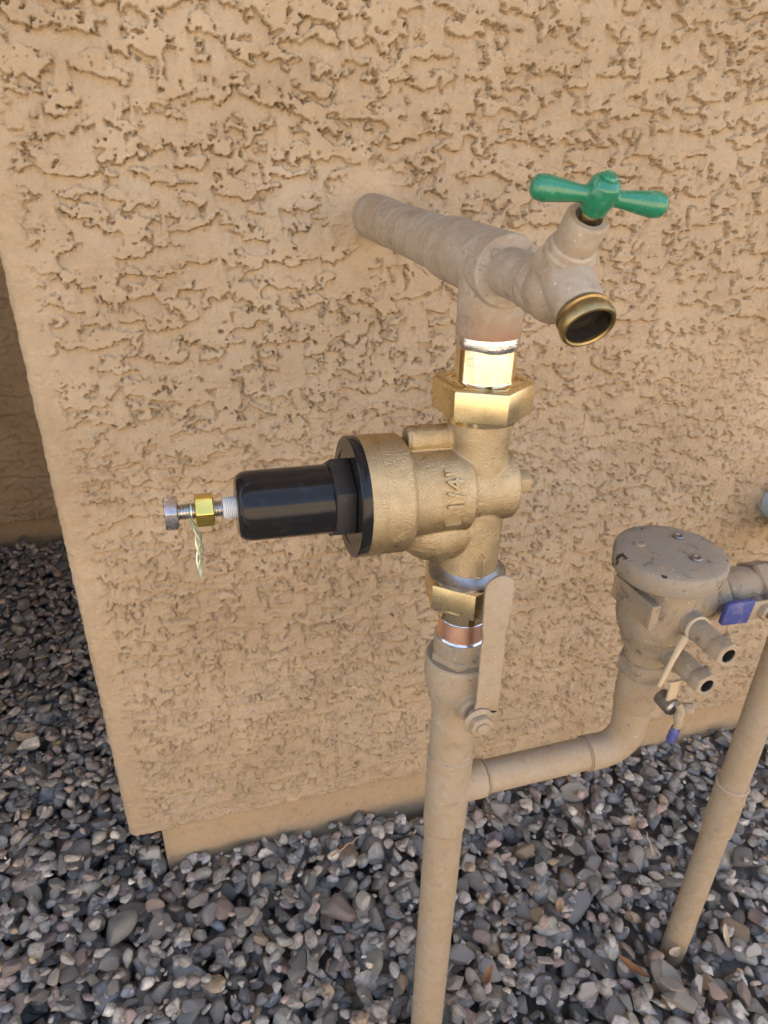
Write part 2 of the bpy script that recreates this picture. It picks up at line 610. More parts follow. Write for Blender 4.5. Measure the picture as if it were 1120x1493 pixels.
def stucco_height(x, z, seed, k=1.0):
    """trowelled stucco skin: plateaus whose lower rims break off sharply, the pocket below ramping out again; metres"""
    x, z = x * k, z * k
    w1 = perlin(x * 48, z * 48, seed + 1)
    w2 = perlin(x * 48, z * 48, seed + 2)
    wx, wz = x + 0.006 * w1, z + 0.0045 * w2
    n = perlin(wx * 22, wz * 50, seed + 3) + 0.62 * perlin(wx * 62, wz * 92, seed + 4)
    n += 0.34 * perlin(wx * 150, wz * 170, seed + 5) + 0.15 * perlin(wx * 360, wz * 380, seed + 6)
    t = 0.10 + 0.26 * perlin(x * 6, z * 17, seed + 7)
    e = n - t
    m = sstep(-0.03, 0.03, e)
    # distance below the rim, column by column
    zc = z[:, 0]
    run = np.zeros_like(x)
    for i in range(len(zc) - 2, -1, -1):
        run[i] = np.where(m[i] > 0.5, 0.0, run[i + 1] + (zc[i + 1] - zc[i]))
        if i % 2 == 0:
            run[i, 1:-1] = 0.25 * run[i, :-2] + 0.5 * run[i, 1:-1] + 0.25 * run[i, 2:]
    streak = perlin(x * 14, z * 95, seed + 8)
    top = 0.0052 + 0.0008 * streak + 0.0004 * perlin(x * 60, z * 90, seed + 9)
    fl = 0.0007 * perlin(x * 180, z * 200, seed + 10) + 0.0006 * perlin(x * 420, z * 420, seed + 11)
    fl = fl + 0.0042 * sstep(0.003, 0.030, run + 0.005 * w2)
    # ragged undercut left along the rims
    cut = np.exp(-((e + 0.075) / 0.05) ** 2) * sstep(-0.1, 0.35, perlin(x * 55, z * 80, seed + 12) + 0.2) * (1 - sstep(0.004, 0.014, run))
    h = top * m + fl * (1 - m) - 0.0040 * cut
    p = pits(x + 0.004 * w1, z + 0.002 * w2, 0.0130, 0.13, 0.0012, 0.0034, seed + 20)
    p = np.maximum(p, 0.7 * pits(x, z + 0.001 * w2, 0.006, 0.22, 0.0007, 0.0015, seed + 30))
    sand = np.random.RandomState(seed).normal(0, 0.00017, h.shape)
    return h + sand - 0.0034 * p * (0.35 + 0.65 * m)


# ------------------------------------------------------------------ ground
WALL = 0.2564
EDGE = -0.2946
LIP = -0.5655
REC = 1.19


def grid_obj(name, P, mat, parent=None, kind=None):
    """P: (rows, cols, 3) array in world coordinates"""
    nr, nc, _ = P.shape
    idx = np.arange(nr * nc).reshape(nr, nc)
    q = np.stack([idx[:-1, :-1], idx[:-1, 1:], idx[1:, 1:], idx[1:, :-1]], -1).reshape(-1, 4)
    me = bpy.data.meshes.new(name)
    me.vertices.add(nr * nc)
    me.vertices.foreach_set('co', P.reshape(-1).astype(np.float32))
    me.loops.add(q.size)
    me.loops.foreach_set('vertex_index', q.reshape(-1).astype(np.int32))
    me.polygons.add(len(q))
    me.polygons.foreach_set('loop_start', np.arange(0, q.size, 4, dtype=np.int32))
    me.polygons.foreach_set('loop_total', np.full(len(q), 4, dtype=np.int32))
    me.update(calc_edges=True)
    me.shade_smooth()
    me.materials.append(mat)
    o = bpy.data.objects.new(name, me)
    COL.objects.link(o)
    if parent is not None:
        o.parent = parent
    if kind:
        o['kind'] = kind
    return o


gx = np.concatenate([[-40, -12, -5, -2], np.linspace(-1, 1, 101), [2, 5, 12, 40]])
gy = np.concatenate([[-40, -12, -5, -1.5], np.linspace(-0.6, 1.2, 91), [3, 8, 40]])
GX, GY = np.meshgrid(gx, gy)
gz = -0.079 + 0.066 * np.clip((GX + 0.3) / 0.9, 0, 1) + 0.004 * perlin(GX * 7, GY * 7, 5)
ground = grid_obj('ground', np.stack([GX, GY, gz], -1), SOIL, None, 'structure')


def ground_level(x, y):
    # the gravel lies a little higher towards the right and against the walls
    return -0.048 + 0.066 * max(0.0, min(1.0, (x + 0.3) / 0.9)) + 0.004 * math.sin(x * 9) * math.cos(y * 8)


# ------------------------------------------------------------------ walls
def stucco_sheet(name, mat, parent, us, zs, wrap, y_face, x_edge, seed, bottom, soft_fn):
    """us runs along the face from the corner (u = 0); negative u turns the corner onto the return"""
    U, Z = np.meshgrid(us, zs)
    h = stucco_height(U + 3.1, Z + 1.7, seed, 1.5)
    if wrap:
        fine = 0.92 * stucco_height(U + 5.3, Z + 2.9, seed + 50, 1.8)
        q = sstep(0.02, -0.22, Z - Z0 + 0.10 * perlin(U * 5, Z * 5, 91))
        h = h * (1 - q) + fine * q
    h = soft_fn(U, Z, h)
    r = 0.009
    X = np.empty_like(U); Y = np.empty_like(U); NX = np.empty_like(U); NY = np.empty_like(U)
    arc = r * math.pi / 2
    f = U >= r if wrap else np.ones_like(U, bool)
    X[f] = x_edge + U[f]; Y[f] = y_face; NX[f] = 0; NY[f] = -1
    if wrap:
        c = (U < r) & (U > r - arc)
        a = (r - U[c]) / r
        X[c] = x_edge + r - r * np.sin(a); Y[c] = y_face + r - r * np.cos(a)
        NX[c] = -np.sin(a); NY[c] = -np.cos(a)
        g = U <= r - arc
        X[g] = x_edge; Y[g] = y_face + r + (r - arc - U[g]); NX[g] = -1; NY[g] = 0
    P = np.stack([X + NX * h, Y + NY * h, Z], -1)
    # turn the bottom edge under, back to the plinth
    und = P[0:1].copy()
    und[..., 0] -= NX[0:1] * 0.045
    und[..., 1] -= NY[0:1] * 0.045
    und[..., 2] += 0.002
    P = np.concatenate([und, P], 0)
    return grid_obj(name, P, mat, parent)


def wall_soft(U, Z, h):
    zr = Z - Z0
    edge = sstep(0.012, 0.034, U + 0.006 * perlin(Z * 40, U * 40, 77))          # corner bead stays smooth
    lo = 0.6 + 0.4 * sstep(LIP + 0.005, LIP + 0.05, zr)
    amp = 1.0 - 0.18 * sstep(-0.35, 0.1, zr)
    d = np.sqrt((U + EDGE) ** 2 + (zr - 0.136) ** 2)
    col = sstep(0.022, 0.05, d + 0.008 * perlin(U * 60, Z * 60, 41))            # plaster patched round the pipe
    base = 0.0022 + 0.0007 * perlin(U * 120, Z * 120, 78) + 0.0006 * perlin(U * 300, Z * 300, 79)
    k = edge * lo * col
    collar = 0.004 * (1 - sstep(0.018, 0.036, d + 0.006 * perlin(U * 90, Z * 90, 42)))
    return (h * amp) * k + base * (1 - k) + collar


def spaced(a, b, s0, s1):
    n = int((b - a) / ((s0 + s1) / 2))
    t = np.linspace(0, 1, n)
    return a + (b - a) * (t + (s0 - s1) / (s0 + s1) * t * (1 - t))


wall = bpy.data.objects.new('stucco_wall', None)
COL.objects.link(wall)
tag(wall, 'tan knock-down stucco house wall behind the brass plumbing', 'wall')
us = np.concatenate([-np.concatenate([np.arange(0.95, 0.06, -0.011), np.array([0.054, 0.048, 0.042, 0.036, 0.030, 0.024, 0.019, 0.014, 0.010])]),
                     np.linspace(-0.0065, 0.0085, 14), np.arange(0.0100, 1.03, 0.00106),
                     np.arange(1.034, 1.5, 0.006), np.array([1.52, 1.6, 1.8, 2.6, 3.6])])
zs = np.concatenate([spaced(LIP, 0.33, 0.0013, 0.00088), np.arange(0.3335, 0.80, 0.0055), np.array([0.82, 0.9, 1.1, 1.5, 2.25])]) + Z0
coat = stucco_sheet('stucco_coat', STUCCO, wall, us, zs, True, WALL, EDGE, 11, None, wall_soft)


def world_box(name, lo, hi, mat, parent=None):
    b = MB().box((lo[0], lo[1], lo[2] - Z0), (hi[0], hi[1], hi[2] - Z0))
    o = b.build(name, mat)
    if parent is not None:
        o.parent = parent
    return o


def plinth_mesh(name, x0, x1, y0, y1, ztop, seed, parent):
    """smooth painted footing with slightly wavy faces: front face and left return"""
    arc = 0.004
    xs = np.concatenate([[0.0], np.linspace(0.0, x1 - x0, 160)])
    zz = np.linspace(-0.08, ztop, 26)
    U, Z = np.meshgrid(xs, zz)
    h = 0.0011 * perlin(U * 14, Z * 30, seed) + 0.0005 * perlin(U * 70, Z * 90, seed + 1)
    P = np.stack([x0 + U, y0 - h, Z], -1)
    P[:, 0, 1] = y1
    return grid_obj(name, P, STUCCO_SM, parent)


plinth_mesh('plinth', -0.2620, 3.3, WALL + 0.022, REC + 0.02, LIP + Z0 + 0.0035, 31, wall)
world_box('wall_core', (EDGE + 0.05, WALL + 0.06, -0.05), (3.2, WALL + 0.2, 2.88), STUCCO_SM, wall)

rec = bpy.data.objects.new('recessed_wall', None)
COL.objects.link(rec)
tag(rec, 'shaded stucco wall set back beyond the house corner', 'wall')
us2 = np.concatenate([[-0.2], np.arange(0.0, 0.9, 0.003), [0.95, 1.2, 1.35]])
zs2 = np.concatenate([np.arange(0.052, 0.75, 0.003), [0.78, 0.9, 1.3, 2.88]])
stucco_sheet('stucco_coat', STUCCO, rec, us2, zs2, False, REC, -1.15, 57, None, lambda U, Z, h: h * 1.1)
plinth_mesh('plinth', -1.45, -0.27, REC + 0.022, REC + 0.3, 0.056, 61, rec)
world_box('wall_core', (-2.6, REC + 0.06, -0.05), (EDGE + 0.02, REC + 0.2, 2.88), STUCCO_SM, rec)
aw = world_box('recess_shade_wall', (-0.92, 0.26, -0.05), (-0.72, REC + 0.05, 2.40), STUCCO_SM)  # unseen wall, added close in to keep light out of the recess
tag(aw, 'unseen side wall added to darken the recess, out of frame', 'wall')
rf = world_box('recess_shade_roof', (-0.9, 0.28, 1.75), (EDGE + 0.03, REC + 0.05, 1.9), STUCCO_SM)  # unseen slab set low over the recess to darken it
rf['kind'] = 'structure'
ev = world_box('sky_block_eave', (-4.2, -0.55, 2.42), (3.3, WALL + 0.05, 2.60), STUCCO_SM)  # added overhang out of view, cuts zenith sky so upward faces darken
ev['kind'] = 'structure'
fence = world_box('block_fence', (-7, -3.6, -0.05), (8, -3.4, 1.85), FENCE)
tag(fence, 'sunlit tan block fence standing opposite the house wall', 'fence')

# ------------------------------------------------------------------ gravel
PALETTE = [((0.337, 0.320, 0.285), 20), ((0.424, 0.403, 0.358), 20), ((0.238, 0.231, 0.209), 13), ((0.349, 0.352, 0.344), 10),
           ((0.493, 0.447, 0.371), 13), ((0.591, 0.530, 0.419), 8), ((0.544, 0.421, 0.341), 7), ((0.549, 0.417, 0.266), 4),
           ((0.403, 0.330, 0.285), 7), ((0.696, 0.657, 0.568), 6), ((0.387, 0.380, 0.317), 7)]
_pal = [c for c, w in PALETTE for _ in range(w)]
nrs = np.random.RandomState(21)


def ico(sub):
    bm = bmesh.new()
    bmesh.ops.create_icosphere(bm, subdivisions=sub, radius=1.0)
    v = np.array([p.co[:] for p in bm.verts])
    f = np.array([[q.index for q in p.verts] for p in bm.faces], dtype=np.int32)
    bm.free()
    return v, f


ICO = {2: ico(2), 3: ico(3)}


def rock_shape(seed):
    """same rock at two resolutions, longest half-axis 1"""
    r = np.random.RandomState(seed)
    npl = r.randint(9, 15)
    N = r.normal(size=(npl, 3)); N /= np.linalg.norm(N, axis=1)[:, None]
    D = r.uniform(0.36, 0.78, npl)
    sc = np.array([1.0, r.uniform(0.52, 0.90), r.uniform(0.30, 0.60)])
    skew = r.uniform(-0.25, 0.25, 3)
    ph = r.uniform(0, 6.28, 6)
    out = {}
    for k, (v, f) in ICO.items():
        p = v.copy()
        for n, d in zip(N, D):
            e = np.maximum(0, p @ n - d)
            p = p - e[:, None] * n * 0.98
        p = p * (1 + 0.03 * np.sin(v[:, :1] * 4 + ph[0]) + 0.03 * np.sin(v[:, 1:2] * 5 + ph[1]) + 0.02 * np.sin(v[:, 2:3] * 9 + ph[2]))
        p[:, 0] += skew[0] * p[:, 1]; p[:, 1] += skew[1] * p[:, 2]
        p = p / np.abs(p).max(0) * sc
        out[k] = p
    return out


NSH = 60
ROCKS = [rock_shape(100 + i) for i in range(NSH)]


def rot_from(r, flat=0.5):
    az = r.uniform(0, 2 * math.pi)
    tilt = min(abs(r.gauss(0, flat)), 1.3)
    ta = r.uniform(0, 2 * math.pi)
    return np.array((Matrix.Rotation(tilt, 3, V(math.cos(ta), math.sin(ta), 0)) @ Matrix.Rotation(az, 3, 'Z')))


GXa, GXb, GYa, GYb, CELL = -0.98, 1.05, -0.42, 1.20, 0.004
HM = np.zeros((int((GYb - GYa) / CELL), int((GXb - GXa) / CELL)))
for j in range(HM.shape[0]):
    for i in range(0, HM.shape[1]):
        HM[j, i] = ground_level(GXa + i * CELL, GYa + j * CELL) - 0.040
R3n = np.array(R3); CAMn = np.array(CAM)


def to_px(p):
    q = R3n.T @ (np.array(p) - CAMn)
    return 560 + 1036.2 * q[0] / -q[2], 746 - 1036.2 * q[1] / -q[2], -q[2]


def allowed(x, y, r):
    if y > WALL + 0.020 - r * 0.3 and x > -0.266 - r * 0.3:
        return False
    if y > REC - r * 0.3 or (x < -0.72 + r * 0.5 and y > 0.25 - r):
        return False
    if x * x + y * y < (0.0175 + r * 0.7) ** 2 or (x - 0.314) ** 2 + y * y < (0.0145 + r * 0.7) ** 2:
        return False
    return True


stones = []
sizes = []
for k in range(11000):
    L = rnd.uniform(0.0065, 0.011) if k > 8900 else min(0.052, max(0.0095, 0.0262 * math.exp(rnd.gauss(0, 0.36))))
    sizes.append(L)
sizes.sort(reverse=True)
# coarse and fine mixed, the smallest ones trickle in last
order = list(range(len(sizes)))
order.sort(key=lambda i: i + rnd.uniform(0, 6500))
for i in order:
    L = sizes[i]
    half = L / 2
    sh = rnd.randrange(NSH)
    best = None
    for _ in range(7):
        x, y = rnd.uniform(GXa + 0.02, GXb - 0.02), rnd.uniform(GYa + 0.02, GYb - 0.02)
        if not allowed(x, y, half):
            continue
        u, v, dpt = to_px((x, y, 0))
        if dpt < 0.1 or u < -420 or u > 1560 or v > 1950:
            continue
        ci, cj = int((x - GXa) / CELL), int((y - GYa) / CELL)
        w = max(1, int(half * 0.75 / CELL))
        hgt = HM[max(0, cj - w):cj + w + 1, max(0, ci - w):ci + w + 1]
        z = 0.6 * hgt.max() + 0.4 * hgt.mean()
        if best is None or z < best[2]:
            best = (x, y, z, ci, cj, w)
    if best is None:
        continue
    x, y, z, ci, cj, w = best
    Rm = rot_from(rnd, 0.42)
    pts = ROCKS[sh][2] @ Rm.T * half
    zlo, zhi = pts[:, 2].min(), pts[:, 2].max()
    cz = z - zlo - 0.18 * (zhi - zlo)
    stones.append((x, y, cz, half, sh, Rm))
    jj, ii = np.mgrid[max(0, cj - w):min(HM.shape[0], cj + w + 1), max(0, ci - w):min(HM.shape[1], ci + w + 1)]
    d2 = ((jj - cj) ** 2 + (ii - ci) ** 2) / float((w + 0.7) ** 2)
    topz = cz + zhi * np.sqrt(np.clip(1 - d2 * 0.8, 0, 1))
    sub = HM[jj.min():jj.max() + 1, ii.min():ii.max() + 1]
    np.maximum(sub, np.where(d2 < 1, topz, -1), out=sub)

# which stones show largest: in frame, near the top of the pile, not behind the wall edge
score = []
for k, (x, y, cz, half, sh, Rm) in enumerate(stones):
    u, v, dpt = to_px((x, y, cz))
    ci, cj = int((x - GXa) / CELL), int((y - GYa) / CELL)
    exposed = HM[cj, ci] - cz < half * 0.75
    infr = 6 < u < 1114 and 6 < v < 1487
    hid = (y > WALL and u > 40 + 0.225 * (v - 556) - 8)
    if infr and exposed and not hid:
        score.append((half / dpt, k))
score.sort(reverse=True)
single = [k for _, k in score[:300]]
sset = set(single)
base_meshes = []
for i in range(NSH):
    me = bpy.data.meshes.new('stone')
    me.from_pydata((ROCKS[i][3]).tolist(), [], ICO[3][1].tolist())
    me.shade_smooth()
    ca = me.color_attributes.new('tint', 'FLOAT_COLOR', 'POINT')
    c = np.array(_pal[nrs.randint(len(_pal))]) * nrs.uniform(0.85, 1.2)
    ca.data.foreach_set('color', np.tile(np.append(c, 1.0), len(me.vertices)).astype(np.float32))
    me.materials.append(STONE)
    base_meshes.append(me)
for n, k in enumerate(single):
    x, y, cz, half, sh, Rm = stones[k]
    o = bpy.data.objects.new('stone', base_meshes[sh])
    COL.objects.link(o)
    o.parent = ground
    o.matrix_local = Matrix.Translation((x, y, cz)) @ Matrix([list(r) for r in Rm]).to_4x4() @ Matrix.Diagonal((half, half, half, 1))
vv, ff, cc = [], [], []
off = 0
for k, (x, y, cz, half, sh, Rm) in enumerate(stones):
    if k in sset:
        continue
    lod = 3 if half > 0.0150 and y < 0.75 and abs(x) < 0.6 and y > -0.2 else 2
    p = ROCKS[sh][lod] @ Rm.T * half + np.array([x, y, cz])
    vv.append(p); ff.append(ICO[lod][1] + off); off += len(p)
    c = np.array(_pal[nrs.randint(len(_pal))]) * nrs.uniform(0.75, 1.2)
    cc.append(np.tile(np.append(c, 1.0), (len(p), 1)))
vv = np.concatenate(vv); ff = np.concatenate(ff); cc = np.concatenate(cc)
me = bpy.data.meshes.new('gravel')
me.vertices.add(len(vv)); me.vertices.foreach_set('co', vv.reshape(-1).astype(np.float32))
me.loops.add(ff.size); me.loops.foreach_set('vertex_index', ff.reshape(-1).astype(np.int32))
me.polygons.add(len(ff))
me.polygons.foreach_set('loop_start', np.arange(0, ff.size, 3, dtype=np.int32))
me.polygons.foreach_set('loop_total', np.full(len(ff), 3, dtype=np.int32))
me.update(calc_edges=True)
me.shade_smooth()
ca = me.color_attributes.new('tint', 'FLOAT_COLOR', 'POINT')
ca.data.foreach_set('color', cc.reshape(-1).astype(np.float32))
me.materials.append(STONE)
gravel = bpy.data.objects.new('gravel', me)
COL.objects.link(gravel)
gravel.parent = ground
gravel['kind'] = 'stuff'
gravel['label'] = 'loose grey crushed stone gravel'


def hm(x, y):
    ci, cj = int((x - GXa) / CELL), int((y - GYa) / CELL)
    return float(HM[max(0, cj - 2):cj + 3, max(0, ci - 2):ci + 3].max())


# ------------------------------------------------------------------ plumbing: shared bits
ZT = 0.1322           # height of the wall pipe above the regulator axis
A = V(-1, 0.0, 0.026).normalized()        # regulator axis, pointing to the adjusting screw
RO = V(0, 0, -0.0035)                     # crossing of regulator axis and riser


def ring(r, h, w, org=(0, 0, 0), axis=(0, 0, 1), seg=40):
    """small solder bead / step ring"""
    p = [(r - 0.002, h - w), (r, h - w * 0.8), (r + w * 0.6, h), (r, h + w * 0.8), (r - 0.002, h + w)]
    return MB().lathe(p, org, axis, seg, cap=False)


# ---- wall pipe with tee
t = thing('wall_pipe', (0, WALL, ZT), 'dull grey weathered pipe and tee coming straight out of the stucco wall', 'pipe')
b = MB()
b.lathe([(0.0188, -0.0195), (0.0194, -0.0180), (0.0194, 0.067), (0.0187, 0.0695)], (0, 0, ZT), (0, 1, 0), 64)
b.lathe([(0.0183, -0.0395), (0.0189, -0.0375), (0.0189, 0.0)], (0, 0, ZT), (0, 0, 1), 64)
b.build('tee_body', TEEM, t, remesh=0.0007, smooth=4)
MB().lathe([(0.0174, 0.06), (0.0174, 0.215)], (0, 0, ZT), (0, 1, 0), 48).build('pipe', PATINA, t)
MB().lathe([(0.0176, 0.195), (0.0181, 0.197), (0.0180, 0.24), (0.0182, 0.262)], (0, 0, ZT), (0, 1, 0), 48).build('sleeve', PATINA, t)
ring(0.0181, 0.0705, 0.0016, (0, 0, ZT), (0, 1, 0)).build('joint_bead', PATINA, t)
MB().lathe([(0.0175, -0.0405), (0.0191, -0.0400), (0.0187, -0.0368)], (0, 0, ZT), (0, 0, 1), 48).build('solder_rim', SOLDER, t)

# ---- hose bibb
bb = thing('hose_bibb', (0, -0.02, ZT), 'weathered grey hose tap with green tee handle screwed into the pipe tee', 'tap')
BD = V(0, -0.575, 0.818).normalized()      # bonnet
SD = V(0, -0.835, -0.55).normalized()       # spout
BC = V(0, -0.066, ZT + 0.0005)
SO = V(0, -0.0715, ZT + 0.0115)           # spout axis leaves the body a little higher
b = MB()
b.lathe([(0.0128, 0.018), (0.0128, 0.046), (0.0138, 0.047), (0.0138, 0.052), (0.0145, 0.056), (0.0120, 0.07)], (0, 0, ZT), (0, -1, 0), 48)
b.ball(BC + V(0, -0.003, -0.001), (0.0148, 0.0165, 0.0150), (0, 0, 1))
b.lathe([(0.0125, -0.004), (0.0122, 0.010), (0.0108, 0.018), (0.0108, 0.022)], BC, BD, 48)
b.lathe([(0.0126, -0.006), (0.0124, 0.008), (0.0118, 0.020), (0.0116, 0.0278)], SO, SD, 48)
b.build('body', PATINA, bb, remesh=0.0006, smooth=5)
MB().lathe([(0.0105, 0.019), (0.0121, 0.0195), (0.0121, 0.0225), (0.0108, 0.0235), (0.0108, 0.026), (0.0096, 0.027)], BC, BD, 48).build('bonnet', PATINA, bb)
pk = MB().lathe([(0.0092, 0.0255), (0.0096, 0.0262), (0.0098, 0.0405), (0.0088, 0.0420), (0.0062, 0.0420), (0.0060, 0.0385), (0.003, 0.0385)], BC, BD, 40, cap=False).build('packing_nut', PATINA, bb)
MB().lathe([(0.0042, 0.036), (0.0042, 0.052)], BC, BD, 24).build('stem', NUTB, bb)
HC = BC + BD * 0.0520
b = MB()
b.lathe([(0.0044, -0.0075), (0.0060, -0.0065), (0.0070, -0.001), (0.0070, 0.0035), (0.0062, 0.0068), (0.0040, 0.0086), (0.0006, 0.0090)], HC, BD, 40)
HB = (V(1, 0, 0) * math.cos(0.21) - BD.cross(V(1, 0, 0)) * math.sin(0.21)).normalized()
for s in (-1, 1):
    b.lathe([(0.0034, 0.002), (0.0035, 0.008), (0.0040, 0.0125), (0.0049, 0.0190), (0.0055, 0.0240), (0.0049, 0.0278), (0.0028, 0.0298), (0.0004, 0.0303)], HC, HB * s, 32)
hd = b.build('handle', GREEN, bb, remesh=0.0006, smooth=4)
MB().lathe([(0.0034, 0.0085), (0.0034, 0.0096), (0.0026, 0.0104), (0.0008, 0.0106)], HC, BD, 20).build('handle_screw', GREEN, hd)
prof = [(0.0096, 0.0285), (0.0112, 0.0285), (0.0122, 0.0292), (0.0124, 0.0304), (0.0115, 0.0311), (0.0117, 0.0322), (0.0125, 0.0330),
        (0.0128, 0.0345), (0.0127, 0.0370), (0.0120, 0.0382), (0.0110, 0.0384), (0.0103, 0.0376), (0.0099, 0.0300)]
MB().lathe(prof, SO, SD, 56, cap=False).build('outlet_thread', OLDB, bb)
MB().lathe([(0.0097, 0.0362), (0.0095, 0.0300), (0.0070, 0.0296), (0.0066, 0.0288), (0.0008, 0.0286)], SO, SD, 40, cap=False).build('outlet_bore', INNER, bb)

# ---- pressure regulator with its unions
rg = thing('pressure_regulator', (0, 0, -0.10), 'gold cast brass pressure regulator with black cap between two hex union nuts', 'regulator')
b = MB()
b.lathe([(0.0222, -0.0228), (0.0232, -0.0212), (0.0232, 0.012)], RO, A, 64)                       # end barrel
b.lathe([(0.0270, 0.0090), (0.0285, 0.0110), (0.0285, 0.054)], RO, A, 64)                         # main barrel
b.lathe([(0.0352, 0.0500), (0.0372, 0.0525), (0.0372, 0.0775)], RO, A, 72)                        # spring chamber
b.lathe([(0.0195, 0.0), (0.0190, 0.0250), (0.0200, 0.0470)], (0, 0, 0), (0, 0, 1), 64)            # upper neck
b.lathe([(0.0200, -0.0700), (0.0200, -0.0560), (0.0205, -0.0400), (0.0205, 0.0)], (0, 0, 0), (0, 0, 1), 64)
b.ball(RO + A * 0.0235 + V(0, 0, -0.0260), (0.0290, 0.0225, 0.0245), (0, 0, 1))                # bowl under the barrel
b.lathe([(0.0060, -0.010), (0.0085, 0.0), (0.0085, 0.0460), (0.0070, 0.0490)], (0.002, 0.004, 0.0300), A, 32)   # bypass boss
body = b.build('body', CAST, rg, remesh=0.0007, smooth=2)
grain(body, 0.00009)
MB().lathe([(0.0373, 0.0685), (0.0376, 0.0690), (0.0376, 0.0780), (0.0370, 0.0785)], RO, A, 72, cap=False).build('chamber_band', CAST, rg)
MB().lathe([(0.0240, -0.0700), (0.0266, -0.0698), (0.0266, -0.0672), (0.0225, -0.0655), (0.0202, -0.0620)], (0, 0, 0), (0, 0, 1), 56).build('collar', DULLZ, rg)
MB().lathe([(0.0215, 0.0438), (0.0232, 0.0442), (0.0238, 0.0490)], (0, 0, 0), (0, 0, 1), 56).build('collar', POLB, rg)
pl = MB()
pl.lathe([(0.0066, 0.0205), (0.0066, 0.0255), (0.0090, 0.0258), (0.0090, 0.0285), (0.0074, 0.0290)], RO, -A, 32)
pl.hexa(0.0086, 0.0288, 0.0375, RO, -A, ch=0.0006)
pl.build('end_plug', CAST, rg, bevel=0.0003)
# black flange, hex collar and spring cap
MB().lathe([(0.010, 0.0780), (0.0372, 0.0780), (0.0376, 0.0786), (0.0376, 0.0836), (0.0368, 0.0844), (0.0300, 0.0844), (0.0292, 0.0838), (0.010, 0.0838)], RO, A, 72).build('flange', BLACK, rg)
MB().hexa(0.0262, 0.0835, 0.0965, RO, A, hint=(0, -0.85, 0.5), ch=0.0008).build('hex_collar', BLACKS, rg, bevel=0.0004)
MB().lathe([(0.0212, 0.0960), (0.0213, 0.0966), (0.0209, 0.1440), (0.0203, 0.1478), (0.0185, 0.1505), (0.0160, 0.1516), (0.0075, 0.1518), (0.0070, 0.1508)], RO, A, 72).build('spring_cap', BLACK, rg)
b = MB()
prof = [(0.0045, 0.1505), (0.0066, 0.1508)]
for k in range(7):
    prof += [(0.0068, 0.1515 + k * 0.0011), (0.0064, 0.1520 + k * 0.0011)]
prof += [(0.0060, 0.1595), (0.0040, 0.1597)]
b.lathe(prof, RO, A, 32).build('nylon_sleeve', NYLON, rg)
prof = [(0.0034, 0.150)]
h0 = 0.1530
while h0 < 0.1840:
    prof += [(0.0040, h0), (0.0048, h0 + 0.0006), (0.0048, h0 + 0.0009), (0.0040, h0 + 0.0014)]
    h0 += 0.0016
prof += [(0.0040, 0.1858)]
sc = MB().lathe(prof, RO, A, 28).build('adjusting_screw', STEEL, rg)
MB().hexa(0.0107, 0.1845, 0.1922, RO, A, hint=(0, -0.80, -0.60), ch=0.0008).build('bolt_head', STEEL, sc, bevel=0.0003)
MB().hexa(0.0100, 0.1645, 0.1752, RO, A, hint=(0, -0.66, -0.75), ch=0.0007).build('lock_nut', YELB, rg, bevel=0.00035)
# union nuts and tail pieces
FACE = V(-0.176, -0.378, 0)
hx = Matrix.Rotation(math.radians(30), 3, 'Z') @ FACE
MB().hexa(0.0308, 0.0475, 0.0680, (0, 0, 0), (0, 0, 1), hint=hx, ch=0.0010, bore=0.0236).build('union_nut', NUTB, rg, bevel=0.0007)
MB().lathe([(0.0236, 0.0660), (0.0232, 0.0672), (0.0195, 0.0674), (0.0188, 0.0680), (0.0183, 0.0688), (0.0181, 0.0700), (0.0181, 0.0915), (0.0176, 0.0925)], (0, 0, 0), (0, 0, 1), 64).build('tail_piece', POLB, rg)
b = MB()
vs_, fs_ = [], []
for i in range(5):
    for k in range(64):
        a_ = 2 * math.pi * k / 64
        wob = 0.0005 * math.sin(a_ * 2 + 0.6) + 0.0003 * math.sin(a_ * 5 + 1)
        rr = (0.0178, 0.0186, 0.0190, 0.0187, 0.0175)[i]
        zz = (0.0868, 0.0882, 0.0905, 0.0934, 0.0944)[i] + (wob if i < 3 else wob * 0.2)
        vs_.append((rr * math.cos(a_), rr * math.sin(a_), zz))
for i in range(4):
    for k in range(64):
        k2 = (k + 1) % 64
        fs_.append((i * 64 + k, i * 64 + k2, (i + 1) * 64 + k2, (i + 1) * 64 + k))
b.add(vs_, fs_)
b.build('solder_joint', SOLDER, rg)
hx = Matrix.Rotation(math.radians(30 - 16), 3, 'Z') @ FACE
MB().hexa(0.0302, -0.0905, -0.0690, (0, 0, 0), (0, 0, 1), hint=hx, ch=0.0010, bore=0.0270).build('union_nut', NUTB, rg, bevel=0.0007)
MB().lathe([(0.0173, -0.1050), (0.0177, -0.1045), (0.0177, -0.0900), (0.0268, -0.0880)], (0, 0, 0), (0, 0, 1), 56).build('tail_piece', POLB, rg)


